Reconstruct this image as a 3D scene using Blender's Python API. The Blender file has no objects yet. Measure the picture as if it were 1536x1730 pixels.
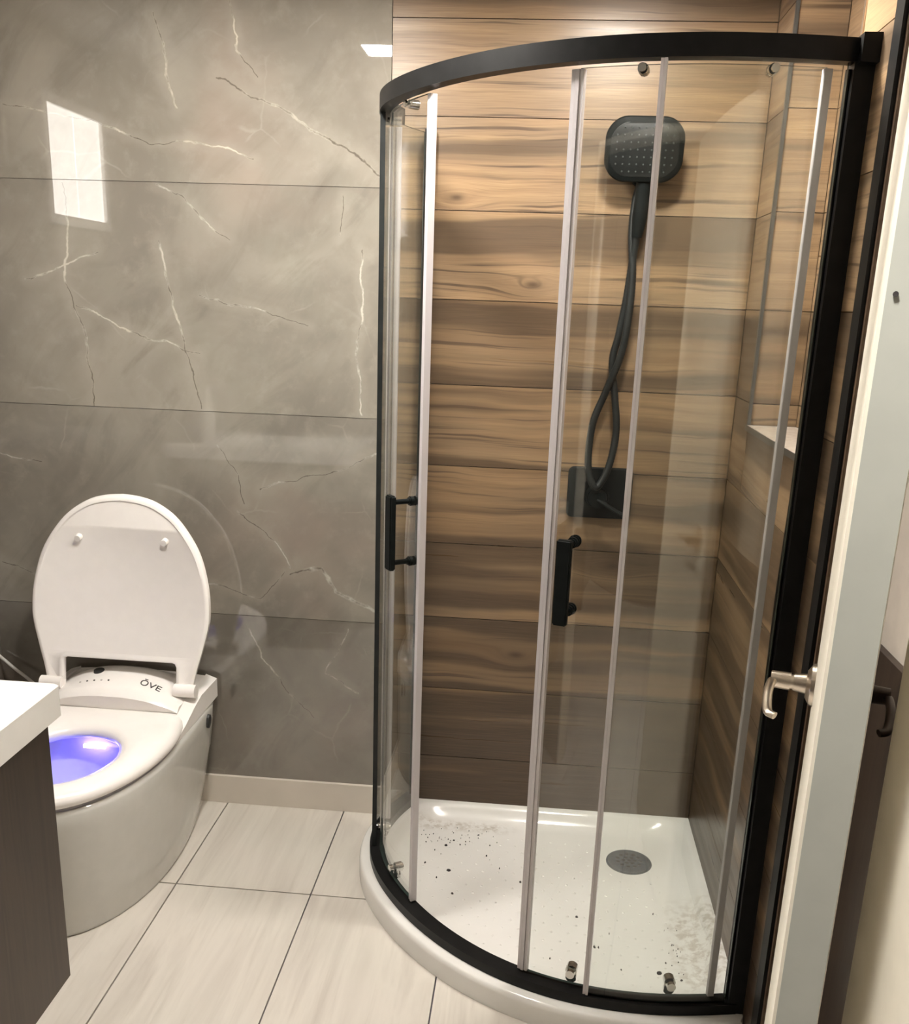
import bpy, bmesh, math, random
from mathutils import Vector, Matrix
import numpy as np
random.seed(7)
S = bpy.context.scene
C = bpy.context.collection

# ------------------------------------------------------------ camera
cam_d = bpy.data.cameras.new('camera'); cam = bpy.data.objects.new('camera', cam_d); C.objects.link(cam)
CAM = Vector((-0.5204, -2.7342, 1.5386))
r_ = Vector((0.99543, 0.08911, 0.03396)); f_ = Vector((-0.0758, 0.9557, -0.2844)).normalized()
r_ = (r_ - f_ * r_.dot(f_)).normalized(); u_ = r_.cross(f_)
cam.matrix_world = Matrix(((r_.x, u_.x, -f_.x, CAM.x), (r_.y, u_.y, -f_.y, CAM.y), (r_.z, u_.z, -f_.z, CAM.z), (0, 0, 0, 1)))
cam_d.sensor_fit = 'HORIZONTAL'; cam_d.sensor_width = 36.0
cam_d.lens = 36.0 * 1662.77 / 1536.0
cam_d.shift_y = 139.36 / 1536.0
cam_d.clip_start = 0.02
S.camera = cam

# ------------------------------------------------------------ world, exposure
w = bpy.data.worlds.new('world'); S.world = w; w.use_nodes = True
w.node_tree.nodes['Background'].inputs[0].default_value = (1.0, 0.93, 0.84, 1)
w.node_tree.nodes['Background'].inputs[1].default_value = 0.02
S.view_settings.view_transform = 'Standard'; S.view_settings.look = 'None'
S.view_settings.gamma = 1.0; S.view_settings.use_curve_mapping = False
S.view_settings.exposure = 0.36
LAMP = 300.0        # radiance of the square ceiling downlights
HALL_FILL = 520.0         # radiance of the unseen fill light added in the hall
WARM = (1.0, 0.95, 0.875)

# ------------------------------------------------------------ helpers
def tag(o, label=None, cat=None, group=None, kind=None):
    if label: o['label'] = label
    if cat: o['category'] = cat
    if group: o['group'] = group
    if kind: o['kind'] = kind
    return o
def empty(name, loc=(0, 0, 0)):
    o = bpy.data.objects.new(name, None); o.location = loc; o.empty_display_size = 0.05; C.objects.link(o); return o
def link(name, me, parent=None, mat=None, loc=None):
    o = bpy.data.objects.new(name, me); C.objects.link(o)
    if mat is not None and not me.materials:
        for m in (mat if isinstance(mat, (list, tuple)) else [mat]): me.materials.append(m)
    if parent is not None:
        o.parent = parent
        o.matrix_parent_inverse = Matrix.Translation(-parent.location) if parent.parent is None else Matrix.Identity(4)
        if parent.parent is not None:
            o.matrix_parent_inverse = parent_world_inv(parent)
    if loc is not None: o.location = loc
    return o
def parent_world_inv(p):
    m = Matrix.Identity(4)
    while p is not None:
        m = Matrix.LocRotScale(p.location, p.rotation_euler, None) if p.parent is None else p.matrix_parent_inverse @ Matrix.LocRotScale(p.location, p.rotation_euler, None)
        if p.parent is None: return m.inverted()
        # world of p
        return (world_of(p)).inverted()
def world_of(p):
    l = Matrix.LocRotScale(p.location, p.rotation_euler, None)
    return l if p.parent is None else world_of(p.parent) @ p.matrix_parent_inverse @ l
def finish(name, bm, mat, parent=None, smooth=None, bevel=0.0, seg=2):
    if bevel:
        bmesh.ops.bevel(bm, geom=[e for e in bm.edges if e.calc_face_angle(0) > 0.5], offset=bevel, segments=seg, affect='EDGES', profile=0.5, clamp_overlap=True)
    bmesh.ops.recalc_face_normals(bm, faces=bm.faces)
    me = bpy.data.meshes.new(name); bm.to_mesh(me); bm.free()
    if smooth is not None:
        for p in me.polygons: p.use_smooth = True
        me.set_sharp_from_angle(angle=math.radians(smooth))
    return link(name, me, parent, mat)
def box(bm, x0, x1, y0, y1, z0, z1, mi=0):
    v = [bm.verts.new((x, y, z)) for x in (x0, x1) for y in (y0, y1) for z in (z0, z1)]
    fs = []
    for a in ((0, 1, 3, 2), (4, 6, 7, 5), (0, 4, 5, 1), (2, 3, 7, 6), (0, 2, 6, 4), (1, 5, 7, 3)):
        f = bm.faces.new([v[i] for i in a]); f.material_index = mi; fs.append(f)
    return fs
def boxo(name, x0, x1, y0, y1, z0, z1, mat, parent=None, bevel=0.0, seg=2):
    bm = bmesh.new(); box(bm, x0, x1, y0, y1, z0, z1)
    return finish(name, bm, mat, parent, 40 if bevel else None, bevel, seg)
def frame_at(d):
    d = d.normalized(); a = Vector((0, 0, 1)) if abs(d.z) < .9 else Vector((1, 0, 0))
    x = d.cross(a).normalized(); return x, d.cross(x).normalized()
def cyl(bm, a, b, ra, rb=None, n=20, mi=0):
    a = Vector(a); b = Vector(b); rb = ra if rb is None else rb
    x, y = frame_at(b - a)
    A = [bm.verts.new(a + ra * (x * math.cos(t) + y * math.sin(t))) for t in [2 * math.pi * i / n for i in range(n)]]
    B = [bm.verts.new(b + rb * (x * math.cos(t) + y * math.sin(t))) for t in [2 * math.pi * i / n for i in range(n)]]
    for i in range(n): bm.faces.new((A[i], A[(i + 1) % n], B[(i + 1) % n], B[i])).material_index = mi
    bm.faces.new(A[::-1]).material_index = mi; bm.faces.new(B).material_index = mi
def tube(bm, pts, rad, n=12, cap=True, flat=None):
    pts = [Vector(p) for p in pts]; rs = rad if isinstance(rad, (list, tuple)) else [rad] * len(pts)
    prev = None; x = None; rings = []
    for i, p in enumerate(pts):
        d = (pts[min(i + 1, len(pts) - 1)] - pts[max(i - 1, 0)]).normalized()
        if x is None: x, y = frame_at(d)
        else:
            x = (x - d * x.dot(d)).normalized(); y = d.cross(x)
        rings.append([bm.verts.new(p + rs[i] * (x * math.cos(2 * math.pi * k / n) + y * math.sin(2 * math.pi * k / n) * (flat or 1))) for k in range(n)])
    for a, b in zip(rings, rings[1:]):
        for k in range(n): bm.faces.new((a[k], a[(k + 1) % n], b[(k + 1) % n], b[k]))
    if cap: bm.faces.new(rings[0][::-1]); bm.faces.new(rings[-1])
def loft(bm, rings, close_top=True, close_bot=True, mi=0):
    V = [[bm.verts.new(p) for p in r] for r in rings]
    n = len(V[0])
    for a, b in zip(V, V[1:]):
        for k in range(n): bm.faces.new((a[k], a[(k + 1) % n], b[(k + 1) % n], b[k])).material_index = mi
    if close_bot: bm.faces.new(V[0][::-1]).material_index = mi
    if close_top: bm.faces.new(V[-1]).material_index = mi
    return V
def catmull(P, n=10, closed=False):
    P = [Vector(p) for p in P]; out = []; m = len(P)
    for i in range(m if closed else m - 1):
        g = (lambda j: P[j % m]) if closed else (lambda j: P[max(0, min(m - 1, j))])
        a, b, c, d = g(i - 1), g(i), g(i + 1), g(i + 2)
        for k in range(n):
            t = k / n
            out.append(0.5 * ((2 * b) + (c - a) * t + (2 * a - 5 * b + 4 * c - d) * t * t + (3 * b - a - 3 * c + d) * t ** 3))
    if not closed: out.append(P[-1].copy())
    return out

# ------------------------------------------------------------ materials
class NT:
    def __init__(s, name):
        s.m = bpy.data.materials.new(name); s.m.use_nodes = True; s.t = s.m.node_tree; s.n = s.t.nodes; s.l = s.t.links
        s.b = s.n['Principled BSDF']
    def add(s, typ, **kw):
        n = s.n.new(typ)
        for k, v in kw.items(): setattr(n, k, v)
        return n
    def put(s, sock, v):
        if isinstance(v, bpy.types.NodeSocket): s.l.new(v, sock)
        elif v is not None:
            if sock.type == 'RGBA' and isinstance(v, (tuple, list)) and len(v) == 3: v = (*v, 1)
            sock.default_value = v
    def math(s, op, a, b=None, c=None, clamp=False):
        n = s.add('ShaderNodeMath', operation=op, use_clamp=clamp)
        for i, v in enumerate((a, b, c)):
            if v is not None: s.put(n.inputs[i], v)
        return n.outputs[0]
    def vec(s, op, a, b=None, sc=None):
        n = s.add('ShaderNodeVectorMath', operation=op)
        s.put(n.inputs[0], a)
        if b is not None: s.put(n.inputs[1], b)
        if sc is not None: s.put(n.inputs['Scale'], sc)
        return n.outputs['Value'] if op in ('DOT_PRODUCT', 'LENGTH') else n.outputs[0]
    def mix(s, f, a, b, mode='MIX'):
        n = s.add('ShaderNodeMix', data_type='RGBA', blend_type=mode)
        s.put(n.inputs[0], f); s.put(n.inputs[6], a); s.put(n.inputs[7], b); return n.outputs[2]
    def noise(s, v, scale=5, detail=4, rough=.5, dist=0, w=None, col=False):
        n = s.add('ShaderNodeTexNoise', noise_dimensions='4D' if w is not None else '3D')
        s.put(n.inputs['Vector'], v); s.put(n.inputs['Scale'], scale); s.put(n.inputs['Detail'], detail)
        s.put(n.inputs['Roughness'], rough); s.put(n.inputs['Distortion'], dist)
        if w is not None: s.put(n.inputs['W'], w)
        return n.outputs['Color' if col else 'Fac']
    def ss(s, v, lo, hi, a=0., b=1.):
        n = s.add('ShaderNodeMapRange', interpolation_type='SMOOTHSTEP')
        for k, x in zip(('Value', 'From Min', 'From Max', 'To Min', 'To Max'), (v, lo, hi, a, b)): s.put(n.inputs[k], x)
        return n.outputs[0]
    def ramp(s, f, stops):
        n = s.add('ShaderNodeValToRGB'); e = n.color_ramp.elements
        for i, (p, c) in enumerate(stops):
            if i > 1: e.new(p)
            e[i].position = p; e[i].color = (*c, 1)
        s.l.new(f, n.inputs[0]); return n.outputs[0]
    def bump(s, h, st=.2, d=.002):
        n = s.add('ShaderNodeBump'); s.put(n.inputs['Strength'], st); s.put(n.inputs['Distance'], d); s.l.new(h, n.inputs['Height']); s.l.new(n.outputs[0], s.b.inputs['Normal'])
    def pos(s): return s.add('ShaderNodeNewGeometry').outputs['Position']
    def obj(s): return s.add('ShaderNodeTexCoord').outputs['Object']
    def rnd(s): return s.add('ShaderNodeObjectInfo').outputs['Random']
    def attr(s, name): return s.add('ShaderNodeAttribute', attribute_type='OBJECT', attribute_name=name).outputs['Fac']
    def xyz(s, x, y, z):
        n = s.add('ShaderNodeCombineXYZ')
        for i, v in enumerate((x, y, z)): s.put(n.inputs[i], v)
        return n.outputs[0]
    def sep(s, v):
        n = s.add('ShaderNodeSeparateXYZ'); s.l.new(v, n.inputs[0]); return n.outputs
    def set(s, **kw):
        for k, v in kw.items(): s.put(s.b.inputs[k.replace('_', ' ')], v)
        return s.m
def plain(name, col, rough=.5, metal=0., var=.06, scale=30, **kw):
    t = NT(name)
    n = t.noise(t.obj(), scale, 3)
    f = t.ss(n, .3, .7, 1 - var, 1 + var)
    c = t.vec('SCALE', t.xyz(*col), sc=f)
    t.set(Base_Color=c, Roughness=rough, Metallic=metal)
    for k, v in kw.items(): t.put(t.b.inputs[k.replace('_', ' ')], v)
    return t.m
def emis(name, col, st):
    t = NT(name)
    return t.set(Base_Color=(1, 1, 1), Emission_Color=col, Emission_Strength=st)

ceramic = plain('ceramic', (.62, .61, .575), .07, var=.015)
seat_plastic = plain('seat_plastic', (.93, .89, .865), .2, var=.01)
white_plastic = plain('white_plastic', (.8, .79, .77), .3, var=.02)
black_metal = plain('black_metal', (.009, .009, .009), .42, var=.2, Specular_IOR_Level=.2)
black_satin = plain('black_satin', (.008, .010, .010), .5, var=.15, Specular_IOR_Level=.1)
rubber = plain('rubber', (.014, .016, .016), .45, var=.2, Specular_IOR_Level=.3)
chrome = plain('chrome', (.75, .74, .72), .09, 1., var=.02)
nickel = plain('nickel', (.62, .55, .47), .28, 1., var=.03)
nickel_shaded = plain('nickel_shaded', (.06, .045, .035), .35, .6, var=.1)  # the door's nickel with the shade on its wall side painted in
steel_trim = plain('steel_trim', (.16, .17, .17), .35, .8, var=.05)
grout_grey = plain('grout_grey', (.24, .215, .19), .9, var=.1, scale=80)
grout_brown = plain('grout_brown', (.13, .095, .065), .9, var=.1, scale=80)
grout_floor = plain('grout_floor', (.13, .12, .14), .9, var=.1, scale=80)
base_tile = plain('base_tile', (.68, .62, .55), .3, var=.04, scale=6)
wall_paint = plain('wall_paint', (.62, .55, .48), .75, var=.03)
hall_paint = plain('hall_paint', (.20, .18, .16), .8, var=.03)
ceiling_paint = plain('ceiling_paint', (.8, .78, .74), .85, var=.02)
door_paint = plain('door_paint', (.43, .44, .40), .45, var=.02)
door_cream = plain('door_cream', (.82, .77, .66), .45, var=.03)
jamb_paint = plain('jamb_paint', (.83, .78, .68), .5, var=.02)
cord_white = plain('cord_white', (.75, .73, .7), .5, var=.02)
drain_grey = plain('drain_grey', (.055, .064, .078), .55, .0, var=.25, scale=60, Specular_IOR_Level=.15)
drain_dark = plain('drain_dark', (.002, .002, .003), .7)
ink = plain('ink', (.03, .03, .03), .5)
ink_pale = plain('ink_pale', (.45, .42, .42), .5)
chip_dark = plain('chip_dark', (.03, .025, .025), .8, var=.4)
casing_wood = None
lamp_frame = plain('lamp_frame', (.85, .85, .84), .5, var=.01)
lamp_emit = emis('lamp_emit', WARM, LAMP)
lamp_emit_shower = emis('lamp_emit_shower', WARM, LAMP * .78)
hall_fill_emit = emis('hall_fill_emit', WARM, HALL_FILL)
window_emit = emis('window_emit', (1.0, .95, .88), 4.2)
led_blue = emis('led_blue', (.07, .05, 1.0), 75.0)

def make_tray_mat():
    t = NT('acrylic'); P = t.pos()
    n = t.noise(P, 3.2, 4); n2 = t.noise(P, 40, 5, .7)
    x, y, z = t.sep(P)
    # brown grit washed up against the back edge and along the right-hand wall
    back = t.math('MULTIPLY', t.ss(y, -.13, -.085), t.ss(y, -.05, -.08))
    back = t.math('MULTIPLY', back, t.math('MULTIPLY', t.ss(x, -.5, -.6), t.ss(x, -.85, -.78)))
    right = t.math('MULTIPLY', t.ss(x, -.14, -.09), t.math('MULTIPLY', t.ss(y, -.35, -.5), t.ss(y, -.82, -.7)))
    d = t.math('MULTIPLY', t.math('ADD', back, right), t.ss(n2, .42, .62))
    c = t.mix(t.math('MULTIPLY', d, .5), t.mix(t.ss(n, .3, .7), (.84, .82, .79), (.78, .76, .73)), (.36, .28, .2))
    return t.set(Base_Color=c, Roughness=.16)
tray_mat = make_tray_mat()

def make_seal():
    t = NT('clear_seal'); P = t.pos()
    t.set(Base_Color=(.80, .76, .78), Roughness=.25, Transmission_Weight=.25, IOR=1.4)
    t.put(t.b.inputs['Subsurface Weight'], 0.0)
    return t.m
seal_mat = make_seal()

def make_glass():
    t = NT('glass'); t.n.remove(t.b)
    out = t.n['Material Output']
    tr = t.add('ShaderNodeBsdfTransparent'); tr.inputs[0].default_value = (.965, .975, .962, 1)
    gl = t.add('ShaderNodeBsdfAnisotropic' if False else 'ShaderNodeBsdfGlossy'); gl.inputs['Roughness'].default_value = .012; gl.inputs[0].default_value = (1, 1, 1, 1)
    ge = t.add('ShaderNodeNewGeometry')                       # Schlick reflectance of a thin pane, the same from both sides
    ca = t.math('ABSOLUTE', t.vec('DOT_PRODUCT', ge.outputs['Incoming'], ge.outputs['Normal']))
    fr = t.math('ADD', .04, t.math('MULTIPLY', .96, t.math('POWER', t.math('SUBTRACT', 1., ca, clamp=True), 5.)))
    # faint dried-water film
    n = t.noise(t.pos(), 5, 4)
    df = t.add('ShaderNodeBsdfDiffuse'); df.inputs[0].default_value = (.75, .74, .7, 1)
    m0 = t.add('ShaderNodeMixShader'); t.put(m0.inputs[0], t.ss(n, .35, .8, .0, .0025)); t.l.new(tr.outputs[0], m0.inputs[1]); t.l.new(df.outputs[0], m0.inputs[2])
    m1 = t.add('ShaderNodeMixShader'); t.l.new(fr, m1.inputs[0]); t.l.new(m0.outputs[0], m1.inputs[1]); t.l.new(gl.outputs[0], m1.inputs[2])
    t.l.new(m1.outputs[0], out.inputs[0]); return t.m
glass = make_glass()
glass_edge = plain('glass_edge', (.05, .075, .07), .2, var=.1)
frosted = window_emit

def make_wood(name, scale=1.0):
    t = NT(name); P = t.obj(); r = t.rnd(); u, _, v = t.sep(P)
    kx, kz, tone, sd = t.attr('knot_x'), t.attr('knot_z'), t.attr('tone'), t.attr('seed')
    du = t.math('MULTIPLY', t.math('SUBTRACT', u, kx), .42); dv = t.math('SUBTRACT', v, kz)
    r2 = t.math('ADD', t.math('MULTIPLY', du, du), t.math('MULTIPLY', dv, dv))
    g = t.math('EXPONENT', t.math('MULTIPLY', r2, -900.))
    v1 = t.math('SUBTRACT', v, t.math('MULTIPLY', t.math('MULTIPLY', dv, g), .93))
    seed = t.math('MULTIPLY', sd, 7.31)
    wob = t.noise(t.xyz(t.math('MULTIPLY', u, 2.2), 0., t.math('MULTIPLY', v1, 5.)), 1., 3, .5, 0, w=seed)
    v2 = t.math('ADD', v1, t.math('MULTIPLY', t.math('SUBTRACT', wob, .5), .055))
    v2 = t.math('ADD', v2, t.math('MULTIPLY', g, .03))
    big = t.noise(t.xyz(t.math('MULTIPLY', u, .55), 0., t.math('MULTIPLY', v2, 13.)), 1., 3, .45, 0, w=seed)
    mid = t.noise(t.xyz(t.math('MULTIPLY', u, 1.1), 3., t.math('MULTIPLY', v2, 34.)), 1., 3, .55, 0, w=seed)
    lines = t.noise(t.xyz(t.math('MULTIPLY', u, 1.5), 5., t.math('MULTIPLY', v2, 95.)), 1., 2, .5, 0, w=seed)
    fine = t.noise(t.xyz(t.math('MULTIPLY', u, 9.), 9., t.math('MULTIPLY', v1, 420.)), 1., 2, .6, 0, w=seed)
    patch = t.noise(t.xyz(t.math('MULTIPLY', u, 2.6), 1., t.math('MULTIPLY', v2, 6.)), 1., 2, .5, 0, w=seed)
    a = t.mix(t.ss(mid, .36, .64), (.43, .285, .16), (.30, .19, .105))
    a = t.mix(t.ss(patch, .35, .7), a, t.mix(.5, a, (.26, .195, .13)))
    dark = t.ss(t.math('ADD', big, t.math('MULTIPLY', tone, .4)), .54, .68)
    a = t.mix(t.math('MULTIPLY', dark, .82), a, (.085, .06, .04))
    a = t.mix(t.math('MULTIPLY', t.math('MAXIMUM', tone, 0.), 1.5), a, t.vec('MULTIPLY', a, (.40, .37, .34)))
    gate = t.ss(t.math('ADD', patch, t.math('MULTIPLY', tone, .2)), .42, .62)
    ln = t.math('MULTIPLY', t.ss(lines, .54, .66), t.math('MULTIPLY', t.ss(gate, 0., 1., .3, 1.), .92))
    a = t.mix(ln, a, (.085, .056, .036))
    a = t.mix(t.ss(fine, .35, .75, 0, .4), a, (.16, .10, .06))
    core = t.math('EXPONENT', t.math('MULTIPLY', r2, -9000.))
    a = t.mix(t.math('MULTIPLY', core, .8), a, (.05, .03, .02))
    t.set(Base_Color=a, Roughness=t.ss(mid, .2, .8, .26, .4))
    t.bump(t.math('ADD', fine, lines), .12, .0006)
    return t.m
wood = make_wood('wood_tile')

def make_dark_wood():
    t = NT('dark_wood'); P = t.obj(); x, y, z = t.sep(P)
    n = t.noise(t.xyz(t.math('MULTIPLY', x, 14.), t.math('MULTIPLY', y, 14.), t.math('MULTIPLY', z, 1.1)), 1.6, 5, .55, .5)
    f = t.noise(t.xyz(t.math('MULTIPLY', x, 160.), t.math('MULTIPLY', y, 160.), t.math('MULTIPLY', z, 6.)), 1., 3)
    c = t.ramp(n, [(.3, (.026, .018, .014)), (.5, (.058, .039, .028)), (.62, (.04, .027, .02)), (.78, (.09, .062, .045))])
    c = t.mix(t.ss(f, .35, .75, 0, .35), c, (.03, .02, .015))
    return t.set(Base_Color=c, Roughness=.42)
dark_wood = make_dark_wood()
def make_casing():
    t = NT('brown_casing'); P = t.pos(); x, y, z = t.sep(P)
    n = t.noise(t.xyz(t.math('MULTIPLY', x, 4.), t.math('MULTIPLY', y, 4.), t.math('MULTIPLY', z, 10.)), 2., 4)
    c = t.ramp(n, [(.3, (.07, .042, .025)), (.6, (.14, .09, .055)), (.8, (.09, .055, .033))])
    return t.set(Base_Color=c, Roughness=.5)
casing_wood = make_casing()

def make_floor():
    t = NT('floor_stone'); P = t.pos(); x, y, z = t.sep(P); r = t.rnd()
    sd = t.math('MULTIPLY', r, 40.)
    a = t.noise(t.xyz(t.math('MULTIPLY', x, 9.), t.math('MULTIPLY', y, 1.1), 0.), 1., 5, .6, .6, w=sd)
    b = t.noise(t.xyz(t.math('MULTIPLY', x, 55.), t.math('MULTIPLY', y, 3.), 0.), 1., 4, .6, .2, w=sd)
    c = t.ramp(a, [(.3, (.55, .505, .455)), (.48, (.68, .635, .575)), (.62, (.60, .555, .50)), (.75, (.72, .68, .62))])
    c = t.mix(t.ss(b, .5, .8, 0, .3), c, (.40, .35, .30))
    return t.set(Base_Color=c, Roughness=.3)
floor_mat = make_floor()

def make_marble(name, veins, k=.70):
    t = NT(name); P0 = t.pos()
    x, y, z = t.sep(P0); P = t.xyz(x, 0., z)
    w1 = t.noise(P, 9, 3, .5, 0, col=True); w2 = t.noise(P, 38, 3, .6, 0, col=True)
    wp = t.vec('ADD', P, t.vec('SCALE', t.vec('SUBTRACT', w1, (.5, .5, .5)), sc=.045))
    wp = t.vec('ADD', wp, t.vec('SCALE', t.vec('SUBTRACT', w2, (.5, .5, .5)), sc=.012))
    sx, _, sz = t.sep(wp); wp = t.xyz(sx, 0., sz)
    cloud = t.noise(P, 2.3, 5, .55, .6); fine = t.noise(P, 16, 6, .65)
    diag = t.noise(t.xyz(t.math('ADD', t.math('MULTIPLY', x, 2.), z), 0., t.math('MULTIPLY', t.math('SUBTRACT', z, x), 4.)), 1.2, 5, .6, .9)
    pink = t.noise(t.vec('ADD', P, (3.7, 0, 1.2)), 1.8, 3)
    c = t.mix(t.ss(cloud, .3, .72), (.30, .278, .248), (.43, .405, .365))
    c = t.mix(t.ss(diag, .45, .7, 0, .6), c, (.26, .24, .215))
    c = t.mix(t.ss(pink, .5, .7, 0, .45), c, (.46, .37, .325))
    c = t.mix(t.ss(fine, .48, .75, 0, .4), c, (.47, .445, .40))
    # hairline network
    vor = t.add('ShaderNodeTexVoronoi', feature='DISTANCE_TO_EDGE'); t.put(vor.inputs['Vector'], wp); vor.inputs['Scale'].default_value = 3.1
    hl = t.math('MULTIPLY', t.ss(vor.outputs['Distance'], .012, .0), t.ss(t.noise(P, 5, 3), .5, .66))
    c = t.mix(t.math('MULTIPLY', hl, .28), c, (.60, .57, .52))
    dm = None
    for (ax, az, bx, bz, wd) in veins:
        A = (ax, 0, az); BA = (bx - ax, 0, bz - az); L2 = BA[0] ** 2 + BA[2] ** 2
        pa = t.vec('SUBTRACT', wp, A)
        h = t.math('MULTIPLY', t.vec('DOT_PRODUCT', pa, BA), 1 / L2, clamp=True)
        d = t.vec('LENGTH', t.vec('SUBTRACT', pa, t.vec('SCALE', BA, sc=h)))
        d = t.math('MULTIPLY', d, 1 / wd)
        dm = d if dm is None else t.math('MINIMUM', dm, d)
    vn = t.noise(P, 6.5, 5, .65)
    if dm is not None:
        halo = t.ss(dm, 14., 0.); c = t.mix(t.math('MULTIPLY', halo, .25), c, (.55, .52, .47))
        wh = t.math('MULTIPLY', t.ss(dm, 1.5, .2), t.ss(vn, .43, .62)); c = t.mix(t.math('MULTIPLY', wh, .75), c, (.86, .83, .77))
        dk = t.math('MULTIPLY', t.ss(dm, .75, .2), t.ss(vn, .60, .42)); c = t.mix(t.math('MULTIPLY', dk, .7), c, (.10, .08, .065))
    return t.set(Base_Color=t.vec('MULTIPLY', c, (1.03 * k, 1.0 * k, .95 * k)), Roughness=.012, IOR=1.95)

# ------------------------------------------------------------ setting
CEIL = 2.33; XL = -2.135; YW = -1.84; YW2 = -1.98; XR2 = 0.105
Z_MARBLE = [0.0247, 0.6224, 1.2202, 1.8179, CEIL]
Z_WOOD = [0.0, 0.2088, 0.4316, 0.6544, 0.8772, 1.1000, 1.3228, 1.5456, 1.7684, 1.9912, 2.2140, CEIL]

floor = boxo('floor', -2.4, 1.3, -4.4, 0.2, -0.12, -0.008, grout_floor); tag(floor, kind='structure')
gx = [-2.135, -1.8007, -1.4302, -1.0592, -0.6885, -0.318, 0.0]
gx2 = [-2.135, -1.8007, -1.4302, -1.0592, -0.6885, -0.318, 0.0525, 0.423, 0.794, 1.2]
gy = [0.0, -0.4665, -1.2075, -1.9485, -2.6895, -3.4305, -4.2]
for j in range(len(gy) - 1):
    for a, b in zip(gx2, gx2[1:]):
        if a >= 0.05 and j == 0: continue
        g = .002
        boxo('floor_tile', a + g, b - g, gy[j + 1] + g, gy[j] - g, -0.01, 0.0, floor_mat, floor, .0012, 1)

wall_back = boxo('wall_back', -2.4, 0.25, 0.009, 0.15, -0.05, CEIL + .05, grout_grey); tag(wall_back, kind='structure')
V = [[(-1.557,2.219),(-1.53,2.111),(-1.527,2.07),(-1.504,2.001)],[(-1.36,2.26),(-1.335,2.165),(-1.34,2.128),(-1.29,2.074)],
 [(-1.98,2.0),(-1.713,1.962),(-1.58,1.908),(-1.476,1.914),(-1.373,1.905),(-1.311,1.878)],[(-1.399,2.072),(-1.268,2.013),(-1.129,1.945),(-1.036,1.891),(-.95,1.843)],
 [(-1.833,1.815),(-1.825,1.704),(-1.846,1.55),(-1.822,1.488),(-1.786,1.402),(-1.792,1.329),(-1.782,1.223)],
 [(-1.574,1.814),(-1.498,1.779),(-1.451,1.732),(-1.372,1.679)],[(-1.573,1.673),(-1.568,1.62),(-1.543,1.529),(-1.522,1.436),(-1.485,1.325),(-1.475,1.228)],
 [(-1.468,1.536),(-1.361,1.512),(-1.165,1.461)],[(-1.814,1.489),(-1.632,1.424),(-1.466,1.374)],[(-1.067,1.797),(-1.075,1.695)],
 [(-1.011,1.667),(-1.018,1.516),(-1.025,1.391),(-1.013,1.231)],[(-1.95,1.56),(-1.85,1.6),(-1.74,1.64)],
 [(-1.424,1.122),(-1.375,1.048),(-1.356,.963)],[(-.955,1.126),(-1.1,1.061),(-1.307,1.0)],[(-1.224,.755),(-1.127,.785),(-1.083,.712),(-.967,.650)],
 [(-1.241,.766),(-1.314,.68),(-1.474,.716)],[(-1.378,.944),(-1.257,.845),(-1.223,.776)],[(-2.13,1.075),(-1.95,1.06)],[(-2.1,.75),(-1.95,.68),(-1.8,.7)],
 [(-1.352,.603),(-1.318,.493),(-1.211,.366),(-1.156,.311)],[(-1.05,.6),(-1.12,.45),(-1.02,.4)]]
WD = {0: .0028, 3: .0035, 4: .0032, 6: .003, 14: .005}
XB = -0.943
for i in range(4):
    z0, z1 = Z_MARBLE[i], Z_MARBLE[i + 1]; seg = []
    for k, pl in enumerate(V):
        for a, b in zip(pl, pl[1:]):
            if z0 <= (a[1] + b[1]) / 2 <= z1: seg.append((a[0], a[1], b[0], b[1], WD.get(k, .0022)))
    boxo('marble_tile', XL, XB - .001, 0.0, 0.0095, z0 + .0007, z1 - .0007, make_marble('marble_%d' % i, seg, (.52, .74, .84, .95)[i]), wall_back, .0008, 1)  # lower tiles darkened to hold the light's fade toward the floor

def plank(parent, u0, u1, z0, z1, origin, rz, tone=0., seed=0., knot=(9., 9.), t=.0095, g=.0011):
    """plank tile: local X along the plank, front face at local y=0, back at +t"""
    bm = bmesh.new(); box(bm, u0 + g, u1 - g, 0, t, -(z1 - z0) / 2 + g, (z1 - z0) / 2 - g)
    o = finish('plank', bm, wood, None, 40, .0008, 1)
    o.parent = parent; o.matrix_parent_inverse = world_of(parent).inverted()
    o.location = (origin[0], origin[1], (z0 + z1) / 2); o.rotation_euler = (0, 0, rz)
    o['tone'] = float(tone); o['seed'] = float(seed); o['knot_x'] = float(knot[0]); o['knot_z'] = float(knot[1])
    return o
TONE = [.52, .50, .46, .38, .31, .25, .30, .12, .0, .0, .16]  # bottom course first; lower tones include the light fading down the wall
KN = {7: (-.5587, 1.59), 8: (-.769, 1.80), 3: (-.2918, .835), 2: (-.55, .55)}
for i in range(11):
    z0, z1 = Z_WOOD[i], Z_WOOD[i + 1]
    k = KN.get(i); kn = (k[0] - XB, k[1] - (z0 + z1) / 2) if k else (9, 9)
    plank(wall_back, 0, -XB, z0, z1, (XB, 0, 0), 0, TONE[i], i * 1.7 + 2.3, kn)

baseboard = boxo('baseboard_back', XL, -0.925, -0.012, -0.0003, 0.0005, 0.0925, base_tile, None, .002, 2); tag(baseboard, kind='structure')

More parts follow.
